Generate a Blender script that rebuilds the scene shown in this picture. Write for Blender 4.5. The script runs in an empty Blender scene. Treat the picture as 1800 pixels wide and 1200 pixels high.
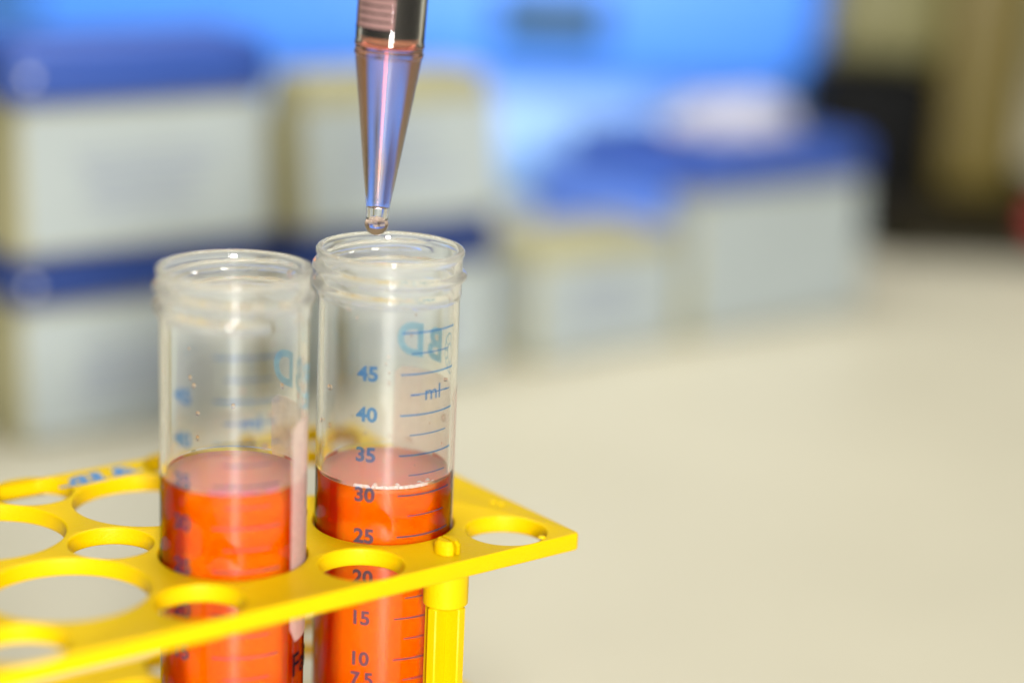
import bpy, bmesh, math, random
from mathutils import Vector, Matrix
random.seed(7)
S = bpy.context.scene
C = S.collection
R = math.radians

# ------------------------------------------------------------------ camera
H, PITCH, ROLL, FPX = 0.207, R(15.3), R(2.5), 3650.0
fw = Vector((0, math.cos(PITCH), -math.sin(PITCH)))
up0 = Vector((0, math.sin(PITCH), math.cos(PITCH)))
rt0 = Vector((1, 0, 0))
rt = rt0*math.cos(ROLL) + up0*math.sin(ROLL)
up = up0*math.cos(ROLL) - rt0*math.sin(ROLL)
cam = bpy.data.cameras.new('camera')
cam_o = bpy.data.objects.new('camera', cam); C.objects.link(cam_o)
M3 = Matrix((rt, up, -fw)).transposed()
cam_o.matrix_world = Matrix.Translation((0, 0, H)) @ M3.to_4x4()
cam.sensor_width = 36.0
cam.sensor_fit = 'HORIZONTAL'
cam.lens = FPX*36.0/1800.0
cam.clip_start = 0.01
cam.clip_end = 50
cam.dof.use_dof = True
cam.dof.focus_distance = 0.396
cam.dof.aperture_fstop = 3.25
cam.dof.aperture_blades = 9
S.camera = cam_o

# ------------------------------------------------------------------ world and lamps
W = bpy.data.worlds.new('World'); S.world = W; W.use_nodes = True
W.node_tree.nodes['Background'].inputs[0].default_value = (0.86, 0.93, 1.0, 1)
W.node_tree.nodes['Background'].inputs[1].default_value = 0.20

def area(name, loc, target, sx, sy, power, color=(1, 1, 1)):
    l = bpy.data.lights.new(name, 'AREA'); l.shape = 'RECTANGLE'; l.size = sx; l.size_y = sy
    l.energy = power; l.color = color
    o = bpy.data.objects.new(name, l); C.objects.link(o); o.location = loc
    o.rotation_euler = (Vector(target) - Vector(loc)).to_track_quat('-Z', 'Y').to_euler()
    return o
area('key_lamp', (0.09, -0.38, 0.30), (-.03, .40, .06), .11, .24, 12.8, (1, .99, .96))
area('ceiling_lamp', (0.1, 0.75, 1.35), (0.0, .75, 0), 1.1, .8, 7.4, (1, .97, .90))
area('added_bin_fill', (-.1, .72, .62), (-.03, 1.05, .06), .5, .25, 3.8, (.92, .96, 1))  # unseen fill light, added to brighten the blue bin

S.view_settings.view_transform = 'Standard'
S.view_settings.look = 'None'
S.view_settings.exposure = 0.2
S.view_settings.gamma = 1
S.render.engine = 'CYCLES'
cy = S.cycles
cy.max_bounces = 24; cy.transmission_bounces = 24; cy.transparent_max_bounces = 32
cy.glossy_bounces = 8; cy.diffuse_bounces = 4; cy.volume_bounces = 2
cy.caustics_refractive = True; cy.caustics_reflective = True
cy.sample_clamp_indirect = 6.0
cy.blur_glossy = 0.3
cy.use_denoising = True

# ------------------------------------------------------------------ materials
def lin(r, g, b):
    f = lambda c: (c/255/12.92) if c/255 <= .04045 else ((c/255+.055)/1.055)**2.4
    return (f(r), f(g), f(b), 1)

def mat(name):
    m = bpy.data.materials.new(name); m.use_nodes = True
    nt = m.node_tree
    for n in list(nt.nodes): nt.nodes.remove(n)
    out = nt.nodes.new('ShaderNodeOutputMaterial')
    return m, nt, out

def plastic(name, col, rough=.4, var=.06, scale=40, bump=0.0, bscale=600, sss=0.0, spec=.5, sssr=(1, .5, .1)):
    m, nt, out = mat(name)
    p = nt.nodes.new('ShaderNodeBsdfPrincipled')
    tc = nt.nodes.new('ShaderNodeTexCoord')
    nz = nt.nodes.new('ShaderNodeTexNoise'); nz.inputs['Scale'].default_value = scale; nz.inputs['Detail'].default_value = 4
    nt.links.new(tc.outputs['Object'], nz.inputs['Vector'])
    mr = nt.nodes.new('ShaderNodeMapRange')
    mr.inputs[1].default_value = .25; mr.inputs[2].default_value = .75
    mr.inputs[3].default_value = 1-var; mr.inputs[4].default_value = 1+var
    nt.links.new(nz.outputs['Fac'], mr.inputs[0])
    mx = nt.nodes.new('ShaderNodeVectorMath'); mx.operation = 'SCALE'
    mx.inputs[0].default_value = col[:3]
    nt.links.new(mr.outputs[0], mx.inputs['Scale'])
    nt.links.new(mx.outputs[0], p.inputs['Base Color'])
    mr2 = nt.nodes.new('ShaderNodeMapRange')
    mr2.inputs[3].default_value = max(.02, rough-.07); mr2.inputs[4].default_value = rough+.07
    nt.links.new(nz.outputs['Fac'], mr2.inputs[0]); nt.links.new(mr2.outputs[0], p.inputs['Roughness'])
    p.inputs['Specular IOR Level'].default_value = spec
    if sss:
        p.inputs['Subsurface Weight'].default_value = sss
        p.inputs['Subsurface Radius'].default_value = sssr
        p.inputs['Subsurface Scale'].default_value = .002
    if bump:
        n2 = nt.nodes.new('ShaderNodeTexNoise'); n2.inputs['Scale'].default_value = bscale; n2.inputs['Detail'].default_value = 3
        nt.links.new(tc.outputs['Object'], n2.inputs['Vector'])
        b = nt.nodes.new('ShaderNodeBump'); b.inputs['Strength'].default_value = bump; b.inputs['Distance'].default_value = .0003
        nt.links.new(n2.outputs['Fac'], b.inputs['Height']); nt.links.new(b.outputs[0], p.inputs['Normal'])
    nt.links.new(p.outputs[0], out.inputs[0])
    return m

def clear(name, ior=1.45, tint=(1, 1, 1, 1), rough=.0, milk=0.0, milk_col=(.9, .88, .8, 1), absorb=None, density=0, rimmilk=0.0, thin=0.0, neck=0.0):
    """clear moulded plastic or liquid: refraction plus a little cloudiness"""
    m, nt, out = mat(name)
    g = nt.nodes.new('ShaderNodeBsdfGlass'); g.inputs['IOR'].default_value = ior
    g.inputs['Color'].default_value = tint; g.inputs['Roughness'].default_value = rough
    last = g
    if thin:
        tr = nt.nodes.new('ShaderNodeBsdfTransparent'); tr.inputs[0].default_value = tint
        g2 = nt.nodes.new('ShaderNodeMixShader'); g2.inputs[0].default_value = thin
        nt.links.new(g.outputs[0], g2.inputs[1]); nt.links.new(tr.outputs[0], g2.inputs[2])
        g = g2; last = g2
    if milk or rimmilk:
        d = nt.nodes.new('ShaderNodeBsdfDiffuse'); d.inputs[0].default_value = milk_col
        t = nt.nodes.new('ShaderNodeBsdfTranslucent'); t.inputs[0].default_value = milk_col
        a = nt.nodes.new('ShaderNodeMixShader'); a.inputs[0].default_value = .5
        nt.links.new(d.outputs[0], a.inputs[1]); nt.links.new(t.outputs[0], a.inputs[2])
        b = nt.nodes.new('ShaderNodeMixShader')
        tc = nt.nodes.new('ShaderNodeTexCoord')
        nz = nt.nodes.new('ShaderNodeTexNoise'); nz.inputs['Scale'].default_value = 120; nz.inputs['Detail'].default_value = 5
        nt.links.new(tc.outputs['Object'], nz.inputs['Vector'])
        mr = nt.nodes.new('ShaderNodeMapRange'); mr.inputs[3].default_value = milk*.6; mr.inputs[4].default_value = milk*1.4
        nt.links.new(nz.outputs['Fac'], mr.inputs[0])
        if neck:                                        # the thicker threaded neck is cloudier
            sx = nt.nodes.new('ShaderNodeSeparateXYZ'); nt.links.new(tc.outputs['Object'], sx.inputs[0])
            mz = nt.nodes.new('ShaderNodeMapRange'); mz.inputs[1].default_value = .1065; mz.inputs[2].default_value = .1115
            mz.inputs[3].default_value = 0; mz.inputs[4].default_value = neck
            nt.links.new(sx.outputs[2], mz.inputs[0])
            ad = nt.nodes.new('ShaderNodeMath'); ad.operation = 'ADD'
            nt.links.new(mr.outputs[0], ad.inputs[0]); nt.links.new(mz.outputs[0], ad.inputs[1]); mr = ad
        if rimmilk:
            lw = nt.nodes.new('ShaderNodeLayerWeight'); lw.inputs[0].default_value = .35
            pw = nt.nodes.new('ShaderNodeMath'); pw.operation = 'POWER'; pw.inputs[1].default_value = 3
            nt.links.new(lw.outputs['Facing'], pw.inputs[0])
            ma = nt.nodes.new('ShaderNodeMath'); ma.operation = 'MULTIPLY_ADD'; ma.inputs[1].default_value = rimmilk
            nt.links.new(pw.outputs[0], ma.inputs[0]); nt.links.new(mr.outputs[0], ma.inputs[2])
            ma.use_clamp = True
            nt.links.new(ma.outputs[0], b.inputs[0])
        else:
            nt.links.new(mr.outputs[0], b.inputs[0])
        nt.links.new(g.outputs[0], b.inputs[1]); nt.links.new(a.outputs[0], b.inputs[2])
        last = b
    nt.links.new(last.outputs[0], out.inputs['Surface'])
    if absorb:
        v = nt.nodes.new('ShaderNodeVolumeAbsorption'); v.inputs[0].default_value = absorb; v.inputs[1].default_value = density
        nt.links.new(v.outputs[0], out.inputs['Volume'])
    return m

def wet_wall(name):
    """tube wall with liquid against it: nearly index matched, so it only gleams on the outside"""
    m, nt, out = mat(name)
    t = nt.nodes.new('ShaderNodeBsdfTransparent'); t.inputs[0].default_value = (.995, .995, .99, 1)
    g = nt.nodes.new('ShaderNodeBsdfGlossy'); g.inputs['Roughness'].default_value = .03
    f = nt.nodes.new('ShaderNodeFresnel'); f.inputs[0].default_value = 1.38
    x = nt.nodes.new('ShaderNodeMixShader')
    nt.links.new(f.outputs[0], x.inputs[0]); nt.links.new(t.outputs[0], x.inputs[1]); nt.links.new(g.outputs[0], x.inputs[2])
    nt.links.new(x.outputs[0], out.inputs[0])
    return m

def medium(name, col, trans, sss_col, radius, absorb, density):
    """slightly turbid coloured liquid: part refracts clearly, part scatters light inside"""
    m, nt, out = mat(name)
    g = nt.nodes.new('ShaderNodeBsdfGlass'); g.inputs['IOR'].default_value = 1.333
    g.inputs['Color'].default_value = col; g.inputs['Roughness'].default_value = 0
    s_ = nt.nodes.new('ShaderNodeSubsurfaceScattering'); s_.falloff = 'RANDOM_WALK'
    s_.inputs['Color'].default_value = sss_col; s_.inputs['Scale'].default_value = .001
    s_.inputs['Radius'].default_value = radius
    x = nt.nodes.new('ShaderNodeMixShader'); x.inputs[0].default_value = 1-trans
    nt.links.new(g.outputs[0], x.inputs[1]); nt.links.new(s_.outputs[0], x.inputs[2])
    nt.links.new(x.outputs[0], out.inputs['Surface'])
    v = nt.nodes.new('ShaderNodeVolumeAbsorption'); v.inputs[0].default_value = absorb; v.inputs[1].default_value = density
    nt.links.new(v.outputs[0], out.inputs['Volume'])
    return m

def ink(name, trans, diff, cover):
    m, nt, out = mat(name)
    t = nt.nodes.new('ShaderNodeBsdfTransparent'); t.inputs[0].default_value = trans
    d = nt.nodes.new('ShaderNodeBsdfDiffuse'); d.inputs[0].default_value = diff
    tl = nt.nodes.new('ShaderNodeBsdfTranslucent'); tl.inputs[0].default_value = diff
    a = nt.nodes.new('ShaderNodeMixShader'); a.inputs[0].default_value = .4
    nt.links.new(d.outputs[0], a.inputs[1]); nt.links.new(tl.outputs[0], a.inputs[2])
    x = nt.nodes.new('ShaderNodeMixShader')
    tc = nt.nodes.new('ShaderNodeTexCoord')
    nz = nt.nodes.new('ShaderNodeTexNoise'); nz.inputs['Scale'].default_value = 900
    nt.links.new(tc.outputs['Object'], nz.inputs['Vector'])
    mr = nt.nodes.new('ShaderNodeMapRange'); mr.inputs[3].default_value = cover*.8; mr.inputs[4].default_value = cover*1.2
    nt.links.new(nz.outputs['Fac'], mr.inputs[0]); nt.links.new(mr.outputs[0], x.inputs[0])
    nt.links.new(t.outputs[0], x.inputs[1]); nt.links.new(a.outputs[0], x.inputs[2])
    nt.links.new(x.outputs[0], out.inputs[0])
    return m

M = dict(
    yellow=plastic('yellow_plastic', (.57, .372, .0), .42, .03, 60, .25, 1500, .15, .12, (1, .6, .05)),
    bench=plastic('cream_laminate', (.475, .432, .315), .45, .03, 9, .1, 300),
    wall=plastic('beige_wall_paint', (.24, .215, .12), .7, .05, 4),
    label=plastic('white_card_label', (.33, .365, .355), .6, .03, 25),
    tan=plastic('olive_tan_plastic', (.30, .275, .14), .5, .08, 20),
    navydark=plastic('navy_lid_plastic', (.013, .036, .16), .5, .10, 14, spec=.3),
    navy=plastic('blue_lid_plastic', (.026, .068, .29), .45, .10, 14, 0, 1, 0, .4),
    navylight=plastic('mid_blue_plastic', (.09, .19, .62), .45, .1, 14, 0, 1, 0, .4),
    orangetop=medium('orange_medium_surface', (1, 1, 1, 1), .42, (1.0, .36, .26, 1), (8, 2.5, .8), (1.0, .74, .0, 1), 150),  # liquid's top: brightness painted in with a paler, pinker scatter colour
    bead=clear('water_bead', 1.33, (1, .93, .9, 1), 0, 0),
    seal=plastic('orange_brown_seal', (.42, .16, .08), .4, .1, 200),
    sky=plastic('sky_blue_plastic', (.065, .27, .95), .45, .08, 6),
    pale=plastic('pale_blue_plastic', (.29, .52, .95), .4, .3, 9),
    teal=plastic('dark_teal_recess', (.004, .06, .12), .5, .1, 20),
    black=plastic('black_plastic', (.003, .003, .003), .6, .1, 30, spec=.08),
    dark=plastic('dark_brown_enamel', (.010, .007, .001), .6, .15, 30, spec=.1),
    olive=plastic('olive_enamel', (.10, .070, .002), .45, .06, 20),
    cream=plastic('cream_enamel', (.15, .137, .05), .5, .06, 20),
    red=plastic('red_plastic', (.3, .01, .01), .4, .05, 20),
    paper=plastic('crumpled_tissue', (.42, .41, .46), .8, .04, 60, .4, 200),
    faint=plastic('faint_grey_print', (.22, .25, .32), .7, .05, 60),
    white=plastic('white_glint_bead', (.9, .9, .9), .15, .01, 60),
    blueprint=plastic('blue_print', (.045, .17, .36), .6, .15, 900),
    rubber=plastic('black_rubber', (.006, .005, .005), .5, .2, 200, spec=.15),
    tube=clear('clear_polypropylene', 1.40, (.995, .995, .985, 1), 0, .018, (.95, .94, .88, 1), rimmilk=.28, neck=.10),
    wet=wet_wall('wet_polypropylene'),
    barrel=clear('clear_polystyrene', 1.42, (.995, .99, .985, 1), 0, .0, (.9, .8, .75, 1)),
    orange=medium('orange_medium', (1, 1, 1, 1), .48, (1.0, .125, .0, 1), (10, 2, .3), (1.0, .71, .0, 1), 150),
    pinkish=clear('pale_pink_liquid', 1.33, (1, 1, 1, 1), 0, 0, absorb=(1.0, .66, .58, 1), density=200),
    ink=ink('blue_scale_ink', (.24, .50, .90, 1), (.10, .30, .68, 1), .13),
    logo=ink('pale_blue_logo_ink', (.40, .72, .90, 1), (.24, .58, .82, 1), .62),
    darkink=ink('black_scale_ink', (.05, .04, .05, 1), (.02, .015, .02, 1), .7),
    panel=ink('white_writing_panel_ink', (1, .93, .88, 1), (.86, .69, .62, 1), .55),
    strip=ink('dusty_pink_light_band', (.7, .5, .5, 1), (.42, .25, .23, 1), .75),  # pink-brown of the light band seen in the barrel
    foam=clear('foam_bubbles', 1.15, (1, 1, 1, 1), .1, .7, (1, .88, .82, 1)),
    scum=clear('pinkish_scum', 1.15, (1, .8, .9, 1), .1, .6, (.85, .30, .50, 1)),
)

# ------------------------------------------------------------------ helpers
def link(name, bm, m, parent=None, smooth=35, normals=True):
    me = bpy.data.meshes.new(name)
    if normals: bmesh.ops.recalc_face_normals(bm, faces=bm.faces)
    bm.to_mesh(me); bm.free()
    me.materials.append(m)
    if smooth is not None:
        for p in me.polygons: p.use_smooth = True
        me.set_sharp_from_angle(angle=R(smooth))
    o = bpy.data.objects.new(name, me); C.objects.link(o)
    if parent: o.parent = parent
    return o

def tag(o, label=None, cat=None, group=None, kind=None):
    if label: o['label'] = label
    if cat: o['category'] = cat
    if group: o['group'] = group
    if kind: o['kind'] = kind
    return o

def empty(name, loc, rz=0):
    o = bpy.data.objects.new(name, None); C.objects.link(o)
    o.empty_display_size = .01
    o.location = loc; o.rotation_euler = (0, 0, rz)
    return o

def box(bm, x0, x1, y0, y1, z0, z1, bev=0, seg=2, taper=0, tt=None):
    """taper shrinks the top by that much on every side"""
    v = []
    for z, t in ((z0, 0), (z1, taper)):
        for x, y in ((x0+t, y0+t), (x1-t, y0+t), (x1-t, y1-t), (x0+t, y1-t)):
            v.append(bm.verts.new((x, y, z)))
    fs = [bm.faces.new([v[i] for i in q]) for q in ((0, 3, 2, 1), (4, 5, 6, 7), (0, 1, 5, 4), (1, 2, 6, 5), (2, 3, 7, 6), (3, 0, 4, 7))]
    if bev:
        es = list({e for f in fs for e in f.edges})
        bmesh.ops.bevel(bm, geom=es, offset=bev, segments=seg, profile=.5, affect='EDGES')

def revolve(bm, rows, n=96, closed=False, cx=0, cy=0):
    """rows: (z, r) or (z, f(theta)); closed joins the last row to the first"""
    rings = []
    for z, r in rows:
        if not callable(r) and r < 1e-7:
            rings.append([bm.verts.new((cx, cy, z))]); continue
        ring = []
        for i in range(n):
            a = 2*math.pi*i/n
            zz, rr = (z, r) if not callable(r) else (z, r(a))
            ring.append(bm.verts.new((cx+rr*math.sin(a), cy-rr*math.cos(a), zz)))
        rings.append(ring)
    pairs = list(zip(rings[:-1], rings[1:])) + ([(rings[-1], rings[0])] if closed else [])
    for A, B in pairs:
        if len(A) == 1 and len(B) == 1: continue
        for i in range(n):
            j = (i+1) % n
            if len(A) == 1: bm.faces.new((A[0], B[j], B[i]))
            elif len(B) == 1: bm.faces.new((A[i], A[j], B[0]))
            else: bm.faces.new((A[i], A[j], B[j], B[i]))

def cylinder(bm, cx, cy, r, z0, z1, n=40, bev=.0003):
    revolve(bm, [(z0, 0), (z0, r-bev), (z0+bev, r), (z1-bev, r), (z1, r-bev), (z1, 0)], n, cx=cx, cy=cy)

mm = .001
def az_point(r, a, z):
    a = R(a)
    return (r*math.sin(a), -r*math.cos(a), z)

def arc_strip(bm, r, a0, a1, z0, z1, n=None):
    n = n or max(2, int(abs(a1-a0)/3))
    lo = [bm.verts.new(az_point(r, a0+(a1-a0)*i/n, z0)) for i in range(n+1)]
    hi = [bm.verts.new(az_point(r, a0+(a1-a0)*i/n, z1)) for i in range(n+1)]
    for i in range(n): bm.faces.new((lo[i], lo[i+1], hi[i+1], hi[i]))

def text_mesh(body, size, bold=0.0):
    cu = bpy.data.curves.new('tmp_text', 'FONT'); cu.body = body; cu.size = size
    cu.align_x = 'CENTER'; cu.align_y = 'CENTER'; cu.offset = bold; cu.resolution_u = 4
    o = bpy.data.objects.new('tmp_text', cu); C.objects.link(o)
    dg = bpy.context.evaluated_depsgraph_get(); dg.update()
    me = bpy.data.meshes.new_from_object(o.evaluated_get(dg))
    bpy.data.objects.remove(o); bpy.data.curves.remove(cu)
    return me

def text_on_cylinder(bm, body, size, r, az, z, bold=0.0, squash=1.0, tall=1.0):
    me = text_mesh(body, size, bold)
    t = bmesh.new(); t.from_mesh(me); bpy.data.meshes.remove(me)
    xs = [v.co.x for v in t.verts]; ys = [v.co.y for v in t.verts]
    mx, my = (min(xs)+max(xs))/2, (min(ys)+max(ys))/2
    for v in t.verts: v.co.x = (v.co.x-mx)*squash; v.co.y = (v.co.y-my)*tall
    w = (max(xs)-min(xs))*squash/2
    k = int(w/.0005)+1
    for i in range(-k, k+1):
        bmesh.ops.bisect_plane(t, geom=t.verts[:]+t.edges[:]+t.faces[:], plane_co=(i*.0005, 0, 0), plane_no=(1, 0, 0), dist=1e-7)
    mp = {}
    for v in t.verts:
        mp[v] = bm.verts.new(az_point(r, az+math.degrees(v.co.x/r), z+v.co.y))
    for f in t.faces:
        try: bm.faces.new([mp[v] for v in f.verts])
        except ValueError: pass
    t.free()

def flat_poly(outline, holes, z0, z1, bev):
    """a plate with holes: 2D curve, filled, extruded and bevelled, returned as a mesh"""
    cu = bpy.data.curves.new('tmp_plate', 'CURVE'); cu.dimensions = '2D'; cu.fill_mode = 'BOTH'
    cu.extrude = (z1-z0)/2-bev; cu.bevel_depth = bev; cu.bevel_resolution = 2; cu.offset = -bev
    def sp(pts):
        s = cu.splines.new('POLY'); s.points.add(len(pts)-1)
        for p, q in zip(s.points, pts): p.co = (q[0], q[1], 0, 1)
        s.use_cyclic_u = True
    sp(outline)
    for h in holes: sp(h)
    o = bpy.data.objects.new('tmp_plate', cu); C.objects.link(o)
    dg = bpy.context.evaluated_depsgraph_get(); dg.update()
    me = bpy.data.meshes.new_from_object(o.evaluated_get(dg))
    bpy.data.objects.remove(o); bpy.data.curves.remove(cu)
    bm = bmesh.new(); bm.from_mesh(me); bpy.data.meshes.remove(me)
    for v in bm.verts: v.co.z += (z0+z1)/2
    bmesh.ops.remove_doubles(bm, verts=bm.verts, dist=1e-6)
    return bm

def circle(cx, cy, r, n=72):
    return [(cx+r*math.cos(2*math.pi*i/n), cy+r*math.sin(2*math.pi*i/n)) for i in range(n)]

def rounded(x0, x1, y0, y1, r, n=6):
    pts = []
    for cx, cy, a in ((x1-r, y1-r, 0), (x0+r, y1-r, 90), (x0+r, y0+r, 180), (x1-r, y0+r, 270)):
        for i in range(n+1):
            t = R(a+90*i/n); pts.append((cx+r*math.cos(t), cy+r*math.sin(t)))
    return pts

# ------------------------------------------------------------------ setting
bm = bmesh.new(); box(bm, -1.6, 1.6, -.6, 1.62, -.04, 0)
tag(link('bench_top', bm, M['bench'], smooth=None), kind='structure')
bm = bmesh.new(); box(bm, -1.6, 1.6, 1.623, 1.70, -.3, 1.4)
tag(link('wall', bm, M['wall'], smooth=None), kind='structure')

# ------------------------------------------------------------------ rack
PH = 33.8*mm
ANG = math.atan2(.622, .783)
TR = Vector((-.0237, .3832, 0)); TL = Vector((-.0502, .3621, 0))
rack = empty('tube_rack', (TR.x, TR.y, 0), ANG)
tag(rack, 'yellow plastic test tube rack with large and small round holes', 'tube rack')
U0, U1, V0, V1 = -131*mm, 28.5*mm, -26.3*mm, 56.5*mm
bigs = [(-PH*i, PH*j*.985) for i in range(4) for j in range(2)]
smalls = [(PH*(.5-i), (-17.6+33.6*j)*mm) for i in range(5) for j in range(3)]
def perforated(z0, z1, rb, rs):
    holes = [circle(x, y, 13.85*mm if y == 0 and x > -PH*1.5 else rb) for x, y in bigs] + [circle(x, y, rs, 48) for x, y in smalls if x-rs > U0+1*mm]
    return flat_poly(rounded(U0, U1, V0, V1, 1.1*mm), holes, z0, z1, .45*mm)
bm = perforated(61.5*mm, 65*mm, 14.6*mm, 7.9*mm)
top = link('top_plate', bm, M['yellow'], rack, 40)
bm = perforated(17*mm, 20*mm, 14.6*mm, 7.9*mm)
link('middle_plate', bm, M['yellow'], rack, 40)
bm = flat_poly(rounded(U0, U1, V0, V1, 1.1*mm), [], 0, 2.6*mm, .4*mm)
link('bottom_plate', bm, M['yellow'], rack, 40)
for lu in (.5*mm, -PH*3+.5*mm):
    for lv, sg in ((-20.6*mm, 1), (51.4*mm, -1)):
        bm = bmesh.new()
        cylinder(bm, lu, lv, 4.3*mm, 54.5*mm, 61.6*mm, 40, .4*mm)       # collar under the plate
        t, w = 1.05*mm, 4.15*mm
        a = R(16)
        for k in range(2):                                              # cross-ribbed post
            b2 = bmesh.new(); box(b2, -w, w, -t, t, 20*mm-.5*mm, 54.6*mm, .25*mm, 1)
            bmesh.ops.rotate(b2, verts=b2.verts, cent=(0, 0, 0), matrix=Matrix.Rotation(a+k*math.pi/2, 3, 'Z'))
            bmesh.ops.translate(b2, verts=b2.verts, vec=(lu, lv, 0))
            me = bpy.data.meshes.new('t'); b2.to_mesh(me); b2.free(); bm.from_mesh(me); bpy.data.meshes.remove(me)
        cylinder(bm, lu, lv, 3.4*mm, 2.5*mm, 17.1*mm, 32, .3*mm)
        leg = link('leg', bm, M['yellow'], rack, 40)
        bm = bmesh.new()                                                # slotted snap peg above the plate
        for s in (-1, 1):
            pts = []
            n = 14
            for i in range(n+1):
                th = -math.pi/2+math.pi*i/n
                pts.append((s*(.42*mm+2.0*mm*math.cos(th)), 2.5*mm*math.sin(th)))
            for z0, z1, k0, k1 in ((63*mm, 66.6*mm, 1, 1), (66.6*mm, 67.5*mm, 1, .72)):
                lo = [bm.verts.new((lu+x*k0, lv+y*k0, z0)) for x, y in pts]
                hi = [bm.verts.new((lu+x*k1, lv+y*k1, z1)) for x, y in pts]
                m_ = len(pts)
                for i in range(m_): bm.faces.new((lo[i], lo[(i+1) % m_], hi[(i+1) % m_], hi[i]))
                bm.faces.new(hi); bm.faces.new(lo[::-1])
        link('snap_peg', bm, M['yellow'], leg, 30)
# small moulding marks beside the holes
for x, y in ((20.5*mm, -24.2*mm), (25.3*mm, -5*mm), (24.6*mm, -3.2*mm), (22*mm, 8*mm), (-8*mm, 52*mm)):
    bm = bmesh.new()
    revolve(bm, [(64.9*mm, .8*mm), (65.15*mm, .75*mm), (65.3*mm, .45*mm), (65.33*mm, 0)], 16, cx=x, cy=y)
    link('moulding_mark', bm, M['yellow'], top, 60)
# blue stamped mark on the back margin: worn, unreadable
bm = bmesh.new()
def poly(pts, z=65.06*mm):
    f = bm.faces.new([bm.verts.new((x*mm, y*mm, z)) for x, y in pts])
poly([(-45.5, 48.2), (-40, 48.0), (-34.5, 48.3), (-34.6, 49.2), (-40, 49.1), (-45.3, 49.0)])
poly([(-42.6, 49.3), (-41.2, 49.3), (-40.2, 52.2), (-41.4, 52.4)])
poly([(-40.2, 49.3), (-38.4, 49.3), (-37.6, 53.2), (-40.6, 52.9)])
poly([(-37.4, 49.4), (-35.0, 49.4), (-34.4, 53.6), (-36.9, 53.6)])
poly([(-33.8, 48.6), (-26.4, 49.2), (-26.2, 50.1), (-33.4, 49.5)])
poly([(-32.2, 49.8), (-29.8, 50.0), (-28.6, 54.0), (-31.4, 53.8)])
poly([(-29.3, 50.1), (-27.7, 50.2), (-27.9, 52.6), (-28.8, 52.6)])
link('stamped_mark', bm, M['blueprint'], top, None)

# ------------------------------------------------------------------ tubes
RB = 13.5*mm
def tube_wall():
    def thread(z):
        def f(a):
            deg = math.degrees(a)
            base = 13.5*mm + (0.25*mm if z > 110.5*mm else 0)
            h = 0
            for k in (-1, 0, 1, 2):
                th = deg + 360*k                       # unrolled helix angle
                if th < -215 or th > 420: continue
                zc = 116.0*mm - 3.35*mm*(th+60)/360
                fade = min(1, (th+215)/30, (420-th)/40)
                d = abs(z-zc)/(.95*mm)
                if d < 1: h = max(h, fade*(1-d*d)**.7*.95*mm)
            return base + h
        return f
    rows = [(3*mm, 0), (3.0*mm, 1.2*mm), (3.6*mm, 2.4*mm), (17*mm, 12.6*mm), (18.5*mm, 13.2*mm), (20*mm, 13.35*mm), (60*mm, 13.45*mm), (107*mm, 13.5*mm)]
    z = 107.4
    while z < 118.01:
        rows.append((z*mm, thread(z*mm))); z += .22
    rows += [(118.3*mm, 13.85*mm), (118.6*mm, 14.05*mm), (119.3*mm, 14.08*mm), (119.6*mm, 13.9*mm), (119.7*mm, 13.5*mm), (119.6*mm, 13.0*mm), (119.3*mm, 12.75*mm), (118*mm, 12.6*mm),
             (108*mm, 12.45*mm), (60*mm, 12.4*mm), (20*mm, 12.3*mm), (17.6*mm, 11.6*mm), (5*mm, 1.8*mm), (4.5*mm, 0)]
    bm = bmesh.new(); revolve(bm, rows, 128); return bm

def liquid_body(level):
    bm = bmesh.new()
    revolve(bm, [(3.8*mm, 0), (4.2*mm, 1.6*mm), (17.2*mm, 12.1*mm), (19.5*mm, 12.85*mm), (60*mm, 12.95*mm), (level+1.1*mm, 12.95*mm),
                 (level+.95*mm, 12.5*mm), (level+.55*mm, 12.1*mm), (level+.22*mm, 11.5*mm), (level+.06*mm, 10.6*mm), (level, 9*mm), (level, 0)], 96)
    return bm

def scale_mesh():
    bm = bmesh.new(); r = RB+.06*mm
    z45, st = 98.35, 8.0
    zs = {50: 106.35, 45: 98.35, 40: 90.4, 35: 82.5, 30: 74.55, 25: 66.3, 20: 57.9, 15: 49.55, 10: 41.1, 5: 32.4}
    keys = sorted(zs, reverse=True)
    for k in keys:
        z = zs[k]*mm
        arc_strip(bm, r, 14.5, 68, z-.17*mm, z+.17*mm)
        if k < 50: text_on_cylinder(bm, str(k), 3.9*mm, r, -12.2, z+.05*mm, .13*mm, 1.04)
        if k > 5:
            zm = (zs[k]+zs[keys[keys.index(k)+1]])/2*mm
            arc_strip(bm, r, 23, 60, zm-.13*mm, zm+.13*mm)
    text_on_cylinder(bm, '7.5', 3.8*mm, r, -11, 36.9*mm, .13*mm, 1.0)
    text_on_cylinder(bm, 'ml', 4.2*mm, r, 43.5, 94.5*mm, .02*mm, 1.0)
    arc_strip(bm, r, 22.5, 31, 94.15*mm, 94.4*mm); arc_strip(bm, r, 56.5, 64, 94.15*mm, 94.4*mm)
    return bm

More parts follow.
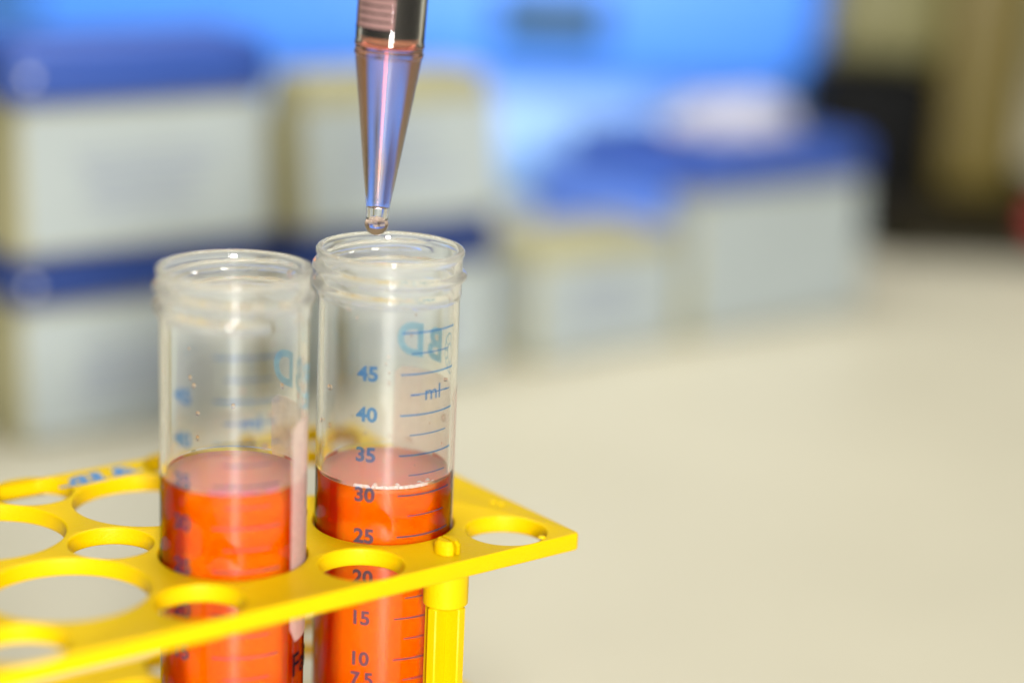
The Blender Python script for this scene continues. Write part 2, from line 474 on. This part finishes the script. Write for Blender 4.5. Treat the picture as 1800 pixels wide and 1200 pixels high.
def logo_mesh():
    bm = bmesh.new(); r = RB+.06*mm
    text_on_cylinder(bm, 'D', 9.2*mm, r, 163, 98.4*mm, .30*mm, .92)
    text_on_cylinder(bm, 'B', 9.2*mm, r, 136, 98.4*mm, .28*mm, .92)
    # round emblem beside the letters: a disc outline with rays
    def stroke(pts, w):
        L = len(pts); a = []; b = []
        for i, (x, y) in enumerate(pts):
            x0, y0 = pts[max(0, i-1)]; x1, y1 = pts[min(L-1, i+1)]
            d = math.hypot(x1-x0, y1-y0) or 1; nx, ny = -(y1-y0)/d*w/2, (x1-x0)/d*w/2
            P = lambda X, Y: bm.verts.new(az_point(r, 106+math.degrees(X*mm/r), (98.3+Y)*mm))
            a.append(P(x+nx, y+ny)); b.append(P(x-nx, y-ny))
        for i in range(L-1): bm.faces.new((a[i], a[i+1], b[i+1], b[i]))
    stroke([(3.2*math.cos(R(t)), 3.9*math.sin(R(t))) for t in range(-120, 121, 8)], .45)
    stroke([(1.7*math.cos(R(t)), 1.9*math.sin(R(t))) for t in range(-150, 151, 10)], .5)
    for t in (-60, -30, 0, 30, 60, 100, -100):
        stroke([(2.0*math.cos(R(t)), 2.2*math.sin(R(t))), (2.5*math.cos(R(t)), 3.0*math.sin(R(t))), (3.0*math.cos(R(t)), 3.6*math.sin(R(t)))], .4)
    return bm

def panel_mesh():
    bm = bmesh.new(); r = RB+.03*mm
    n = 40
    lo, hi = [], []
    for i in range(n+1):
        a = 81+(177-81)*i/n
        s = min(i, n-i)
        cut = max(0, 3-s)*1.0*mm
        lo.append(bm.verts.new(az_point(r, a, (50+.0)*mm + cut + (177-a)*0)))
        hi.append(bm.verts.new(az_point(r, a, 92.7*mm-cut*.4)))
    for i in range(n): bm.faces.new((lo[i], lo[i+1], hi[i+1], hi[i]))
    return bm

wall_bm = tube_wall()
def make_tube(loc, rz, level, label, nfoam, foam_span, foam_col):
    t = empty('centrifuge_tube', (loc.x, loc.y, 0), rz)
    tag(t, label, 'centrifuge tube', 'screw top centrifuge tubes standing in the rack')
    wb = wall_bm.copy()
    bmesh.ops.bisect_plane(wb, geom=wb.verts[:]+wb.edges[:]+wb.faces[:], plane_co=(0, 0, level+2*mm), plane_no=(0, 0, 1), dist=1e-7)
    for f_ in wb.faces:
        if f_.calc_center_median().z < level+2*mm: f_.material_index = 1
    tb = link('tube_body', wb, M['tube'], t, 60); tb.data.materials.append(M['wet'])
    lb_ = liquid_body(level)
    lb_.normal_update()
    for f_ in lb_.faces:
        if f_.calc_center_median().z > level-.1*mm and math.hypot(*f_.calc_center_median().xy) < 12.8*mm: f_.material_index = 1
    lq = link('liquid', lb_, M['orange'], t, 60); lq.data.materials.append(M['orangetop'])
    link('graduation_scale', scale_mesh(), M['ink'], t, None, False)
    link('logo_print', logo_mesh(), M['logo'], t, None, False)
    link('writing_panel', panel_mesh(), M['panel'], t, 60, False)
    bm = bmesh.new(); text_on_cylinder(bm, 'Falcon', 6.4*mm, RB+.09*mm, 119, 45.3*mm, .08*mm, 1.0)
    link('name_print', bm, M['darkink'], t, None, False)
    bm = bmesh.new()
    rb = random.Random(nfoam)
    for i in range(34):
        zz = rb.uniform(level+3*mm, 117*mm); rr = abs(rb.gauss(.18, .16))*mm+.08*mm
        q = Vector(az_point(12.4*mm, rb.uniform(0, 360), zz))
        k0 = len(bm.verts)
        res = bmesh.ops.create_icosphere(bm, subdivisions=2, radius=rr, matrix=Matrix.Translation(q) @ Matrix.Diagonal((1, 1, rb.uniform(1, 1.7), 1)))
    tag(link('splash_beads', bm, M['bead'], t, 180), kind='stuff')
    if nfoam:
        bm = bmesh.new()
        for i in range(nfoam):
            a = random.uniform(*foam_span); rr = random.uniform(.25, .60)*mm
            q = Vector(az_point(12.35*mm-rr-abs(random.gauss(0, .7))*mm, a-math.degrees(rz), level+.15*mm+rr*.5+random.uniform(-.2, .5)*mm))
            b2 = bmesh.ops.create_icosphere(bm, subdivisions=2, radius=rr, matrix=Matrix.Translation(q))
        f = link('foam', bm, M[foam_col], lq, 180)
        tag(f, kind='stuff')
    return t
make_tube(TR, 0, 74.6*mm, 'sharp clear tube directly under the pipette tip, holding orange liquid with white foam bubbles', 170, (-25, 62), 'foam')
# the left tube is turned about its axis
make_tube(TL, -R(22.5)*1, 79.6*mm, 'out of focus clear tube of orange liquid, standing left of the sharp tube', 90, (-15, 55), 'scum')
wall_bm.free()

# ------------------------------------------------------------------ dropper / syringe
b0, b1 = Vector((-26.57, 385, 124.4))*mm, Vector((-24.66, 385, 165.76))*mm
ax = (b1-b0).normalized()
dr = empty('graduated_pipette', b0)
dr.rotation_euler = Vector((0, 0, 1)).rotation_difference(ax).to_euler()
tag(dr, 'clear tapered pipette with a black upper barrel and a drop hanging from its tip', 'pipette')
outer = [(0, 1.95), (.15, 2.12), (2.5, 2.25), (3.2, 2.38), (10, 3.35), (20, 4.75), (30.2, 6.12), (31.0, 6.22), (31.2, 6.42), (31.9, 6.45), (32.1, 6.32), (32.8, 6.34), (33.0, 6.5), (33.7, 6.5), (34, 6.42), (75, 6.75)]
inner = [(75, 6.0), (34, 5.72), (31, 5.45), (20, 4.0), (10, 2.62), (3.4, 1.65), (2.5, 1.55), (0, 1.45)]
bm = bmesh.new()
revolve(bm, [(z*mm, r*mm) for z, r in outer+inner], 96, closed=True)
link('barrel', bm, M['barrel'], dr, 30)
bm = bmesh.new()
revolve(bm, [(2.9*mm, 0), (2.7*mm, 1.0*mm), (2.5*mm, 1.8*mm), (3.4*mm, 1.95*mm), (10*mm, 2.95*mm), (20*mm, 4.35*mm), (31*mm, 5.8*mm), (33.6*mm, 6.0*mm), (33.2*mm, 5.5*mm), (32.9*mm, 4.8*mm), (32.8*mm, 3*mm), (32.8*mm, 0)], 96)
link('liquid', bm, M['pinkish'], dr, 60)
bm = bmesh.new()
revolve(bm, [(.6*mm, 0), (.5*mm, 1.3*mm), (.2*mm, 1.75*mm), (-.1*mm, 2.1*mm), (-.6*mm, 2.28*mm), (-1.2*mm, 2.25*mm), (-1.9*mm, 1.98*mm), (-2.5*mm, 1.45*mm), (-2.9*mm, .75*mm), (-3.05*mm, 0)], 64)
link('droplet', bm, M['pinkish'], dr, 90)
bm = bmesh.new()
revolve(bm, [(34.6*mm, 0), (34.6*mm, 5.4*mm), (36.2*mm, 5.5*mm), (37*mm, 5.4*mm), (75*mm, 5.4*mm), (75*mm, 0)], 64)
pl = link('plunger', bm, M['rubber'], dr, 30)
bm = bmesh.new()
revolve(bm, [(33.5*mm, 0), (33.5*mm, 4.9*mm), (33.8*mm, 5.45*mm), (34.3*mm, 5.55*mm), (34.55*mm, 5.3*mm), (34.55*mm, 0)], 64)
link('seal', bm, M['seal'], pl, 30)
bm = bmesh.new(); arc_strip(bm, 6.62*mm, -64, 8, 36.5*mm, 70*mm)  # band of light along the barrel, painted as a pink strip
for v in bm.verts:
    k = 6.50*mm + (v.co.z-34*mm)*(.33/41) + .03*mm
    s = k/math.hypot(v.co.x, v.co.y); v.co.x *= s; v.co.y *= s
link('painted_light_band', bm, M['strip'], dr, 60, False)
bm = bmesh.new()
for i in range(22):
    z = (36.4+1.43*i)*mm
    arc_strip(bm, 6.6*mm, -78 if i % 5 == 0 else -58, 9 if i % 5 == 0 else 7, z-.14*mm, z+.14*mm)
for v in bm.verts:
    k = 6.50*mm + (v.co.z-34*mm)*(.33/41) + .07*mm
    s = k/math.hypot(v.co.x, v.co.y); v.co.x *= s; v.co.y *= s
link('graduation_scale', bm, M['darkink'], dr, None, False)

# ------------------------------------------------------------------ boxes behind
WANG = math.atan2(.604, .797)
def tip_box(x, y, z, w, d, h, lidh, label, name='lidded_box', lid=True, glint_bead=False, lidmat='navy', lines=True, inset=.10, rz=0.0, sidelab=False, tp=3*mm):
    b = empty(name, (x, y, z), WANG+rz)
    tag(b, label, 'box', 'boxes stacked on the bench behind the rack')
    bm = bmesh.new(); box(bm, 0, w, 0, d, 0, h, 3*mm, 3, tp)
    body = link('box_body', bm, M['tan'], b, 40)
    # front and left labels lie proud of the tapered wall
    for side in (0, 1):
        Ls = w if side == 0 else d
        m0 = 4*mm
        bm = bmesh.new()
        z0, z1 = 2*mm, h*(1-inset) if not lid else h-1.5*mm
        P = []
        for zz in (z0, z1):
            o = -.25*mm + tp*zz/h
            for xx in (m0, Ls-m0):
                P.append((xx, o, zz) if side == 0 else (o, xx, zz))
        v = [bm.verts.new(p) for p in P]
        dv = Vector((0, .2*mm, 0)) if side == 0 else Vector((.2*mm, 0, 0))
        v2 = [bm.verts.new(Vector(p)+dv) for p in P]
        for q in ((0, 1, 3, 2),): bm.faces.new([v[i] for i in q]); bm.faces.new([v2[i] for i in q])
        for a_, b_ in ((0, 1), (1, 3), (3, 2), (2, 0)): bm.faces.new((v[a_], v[b_], v2[b_], v2[a_]))
        if side == 1 and not sidelab: bm.free(); continue
        lb = link('label', bm, M['label'], b, None)
        if lines and side == 0:
            bm = bmesh.new()
            rl = random.Random(int(x*1e4)+int(z*1e4))
            for k in range(5):
                zz = h*(.62-.085*k); o = -.30*mm + tp*zz/h
                x0 = w*rl.uniform(.2, .3); x1 = w*rl.uniform(.6, .8)
                vv = [bm.verts.new(p) for p in ((x0, o, zz), (x1, o, zz), (x1, o+.03*mm, zz+1.5*mm), (x0, o+.03*mm, zz+1.5*mm))]
                bm.faces.new(vv)
            link('faint_print', bm, M['faint'], lb, None)
    if lid:
        bm = bmesh.new(); box(bm, -1.5*mm+tp, w+1.5*mm-tp, -1.5*mm+tp, d+1.5*mm-tp, h+.2*mm, h+lidh, 3.5*mm, 3, .8*mm)
        ld = link('lid', bm, M[lidmat], b, 40)
        if glint_bead:  # white bead added to make an out-of-focus glint on the lid
            bm = bmesh.new()
            bmesh.ops.create_uvsphere(bm, u_segments=16, v_segments=10, radius=1.3*mm, matrix=Matrix.Translation((6*mm, -1.2*mm+tp*.5, h+lidh*.5)))
            link('glint_bead', bm, M['white'], ld, 180)
    return b
wv = Vector((.797, .604)); A0 = Vector((-.151, .606))
tip_box(-.151, .606, 0, .092, .045, .0425, .016, 'lower white labelled box with a navy lid, at the left end of the row', glint_bead=True, lidmat='navydark')
tip_box(-.1505, .607, .059, .091, .042, .0455, .0185, 'upper box with a blue lid, stacked at the far left of the row', glint_bead=True)
B0 = A0 + wv*.0995
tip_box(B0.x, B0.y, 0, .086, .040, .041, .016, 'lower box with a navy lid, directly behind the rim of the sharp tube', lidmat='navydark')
tip_box(B0.x, B0.y, .0575, .086, .036, .0505, 0, 'lidless box with a white label and tan rim, second stack from the left', lid=False, inset=.20, tp=6*mm)
C0 = A0 + wv*.1935
tip_box(C0.x+.003, C0.y, 0, .073, .04, .0445, 0, 'low lidless tan box with a white label, between the stacks and the wide box', lid=False, inset=.19, sidelab=True)
tip_box(.066, .768, 0, .098, .082, .056, .0155, 'wide white box with a bright blue lid carrying a crumpled tissue', lines=False, sidelab=True)

tr_ = empty('blue_tray', (.066-.797*.0085, .768-.604*.0085, 0), WANG)
tag(tr_, 'blue plastic tray standing on edge against the left side of the wide box', 'tray')
bm = bmesh.new(); box(bm, 0, .006, .010, .088, 0, .056, 1.5*mm, 2)
link('tray_panel', bm, M['navylight'], tr_, 40)
bm = bmesh.new(); box(bm, -.0012, .0068, .0085, .0895, .0562, .060, 1*mm, 2)
link('tray_rim', bm, M['navylight'], tr_, 40)

# crumpled tissue on the wide box's lid
bm = bmesh.new()
bmesh.ops.create_icosphere(bm, subdivisions=5, radius=1)
from mathutils import noise
for v in bm.verts:
    p = v.co.copy()
    n1 = noise.noise(p*1.9+Vector((3, 1, 7))); n2 = noise.turbulence(p*4.2, 3, True)
    k = 1+.28*n1+.22*n2
    v.co = Vector((p.x*k*.026, p.y*k*.018, max(-.3, p.z)*k*.010))
zmin = min(v.co.z for v in bm.verts)
for v in bm.verts: v.co.z -= zmin
ti = link('crumpled_tissue', bm, M['paper'], None, 25)
ti.location = (.085, .826, .0716); ti.rotation_euler = (0, 0, .5)
tag(ti, 'crumpled white tissue lying on the bright blue lid of the wide box', 'tissue')

# ------------------------------------------------------------------ large blue bin
bn = empty('storage_bin', (-.31, 1.005, 0), 0)
tag(bn, 'large light blue plastic storage bin standing behind the row of boxes', 'storage bin')
bm = bmesh.new(); box(bm, .01, .447, .01, .30, 0, .062, 12*mm, 4)
link('bin_body', bm, M['pale'], bn, 40)
bm = bmesh.new(); box(bm, 0, .455, 0, .31, .0625, .135, 10*mm, 4)
rim = link('bin_rim', bm, M['sky'], bn, 40)
for x0, x1, z0, z1 in ((-.00, .075, .083, .100), (.292, .350, .081, .106)):
    bm = bmesh.new(); box(bm, x0+.003, x1, -.002, .006, z0, z1, 1.8*mm, 3)
    link('grip_slot', bm, M['teal'], rim, 40)

# ------------------------------------------------------------------ instrument at right
ins = empty('bench_instrument', (.205, .945, 0), 0)
tag(ins, 'olive and black bench instrument on a dark base at the right edge', 'laboratory instrument')
bm = bmesh.new(); box(bm, -.040, .06, -.02, .10, 0.004, .026, 5*mm, 3)
link('base', bm, M['dark'], ins, 40)
bm = bmesh.new(); box(bm, -.015, .026, 0, .05, .0262, .24, 9*mm, 4)
link('column', bm, M['olive'], ins, 40)
bm = bmesh.new(); box(bm, -.074, -.0155, -.012, .05, .030, .083, 5*mm, 3); box(bm, -.052, -.0155, -.010, .05, .0045, .034, 3*mm, 3)
link('black_housing', bm, M['black'], ins, 40)
bm = bmesh.new(); box(bm, -.066, -.0153, 0, .05, .088, .20, 6*mm, 3)
link('head', bm, M['cream'], ins, 40)
bm = bmesh.new(); revolve(bm, [(0, 0), (0, .007), (.001, .008), (.009, .008), (.010, .007), (.010, 0)], 32)
bmesh.ops.rotate(bm, verts=bm.verts, cent=(0, 0, 0), matrix=Matrix.Rotation(R(90), 3, 'X'))
bmesh.ops.translate(bm, verts=bm.verts, vec=(.034, -.0195, .022))
link('knob', bm, M['red'], ins, 40)
for x in (-.03, .045):
    bm = bmesh.new(); cylinder(bm, x, -.01, .007, 0, .0045, 20)
    link('rubber_foot', bm, M['black'], ins, 40)
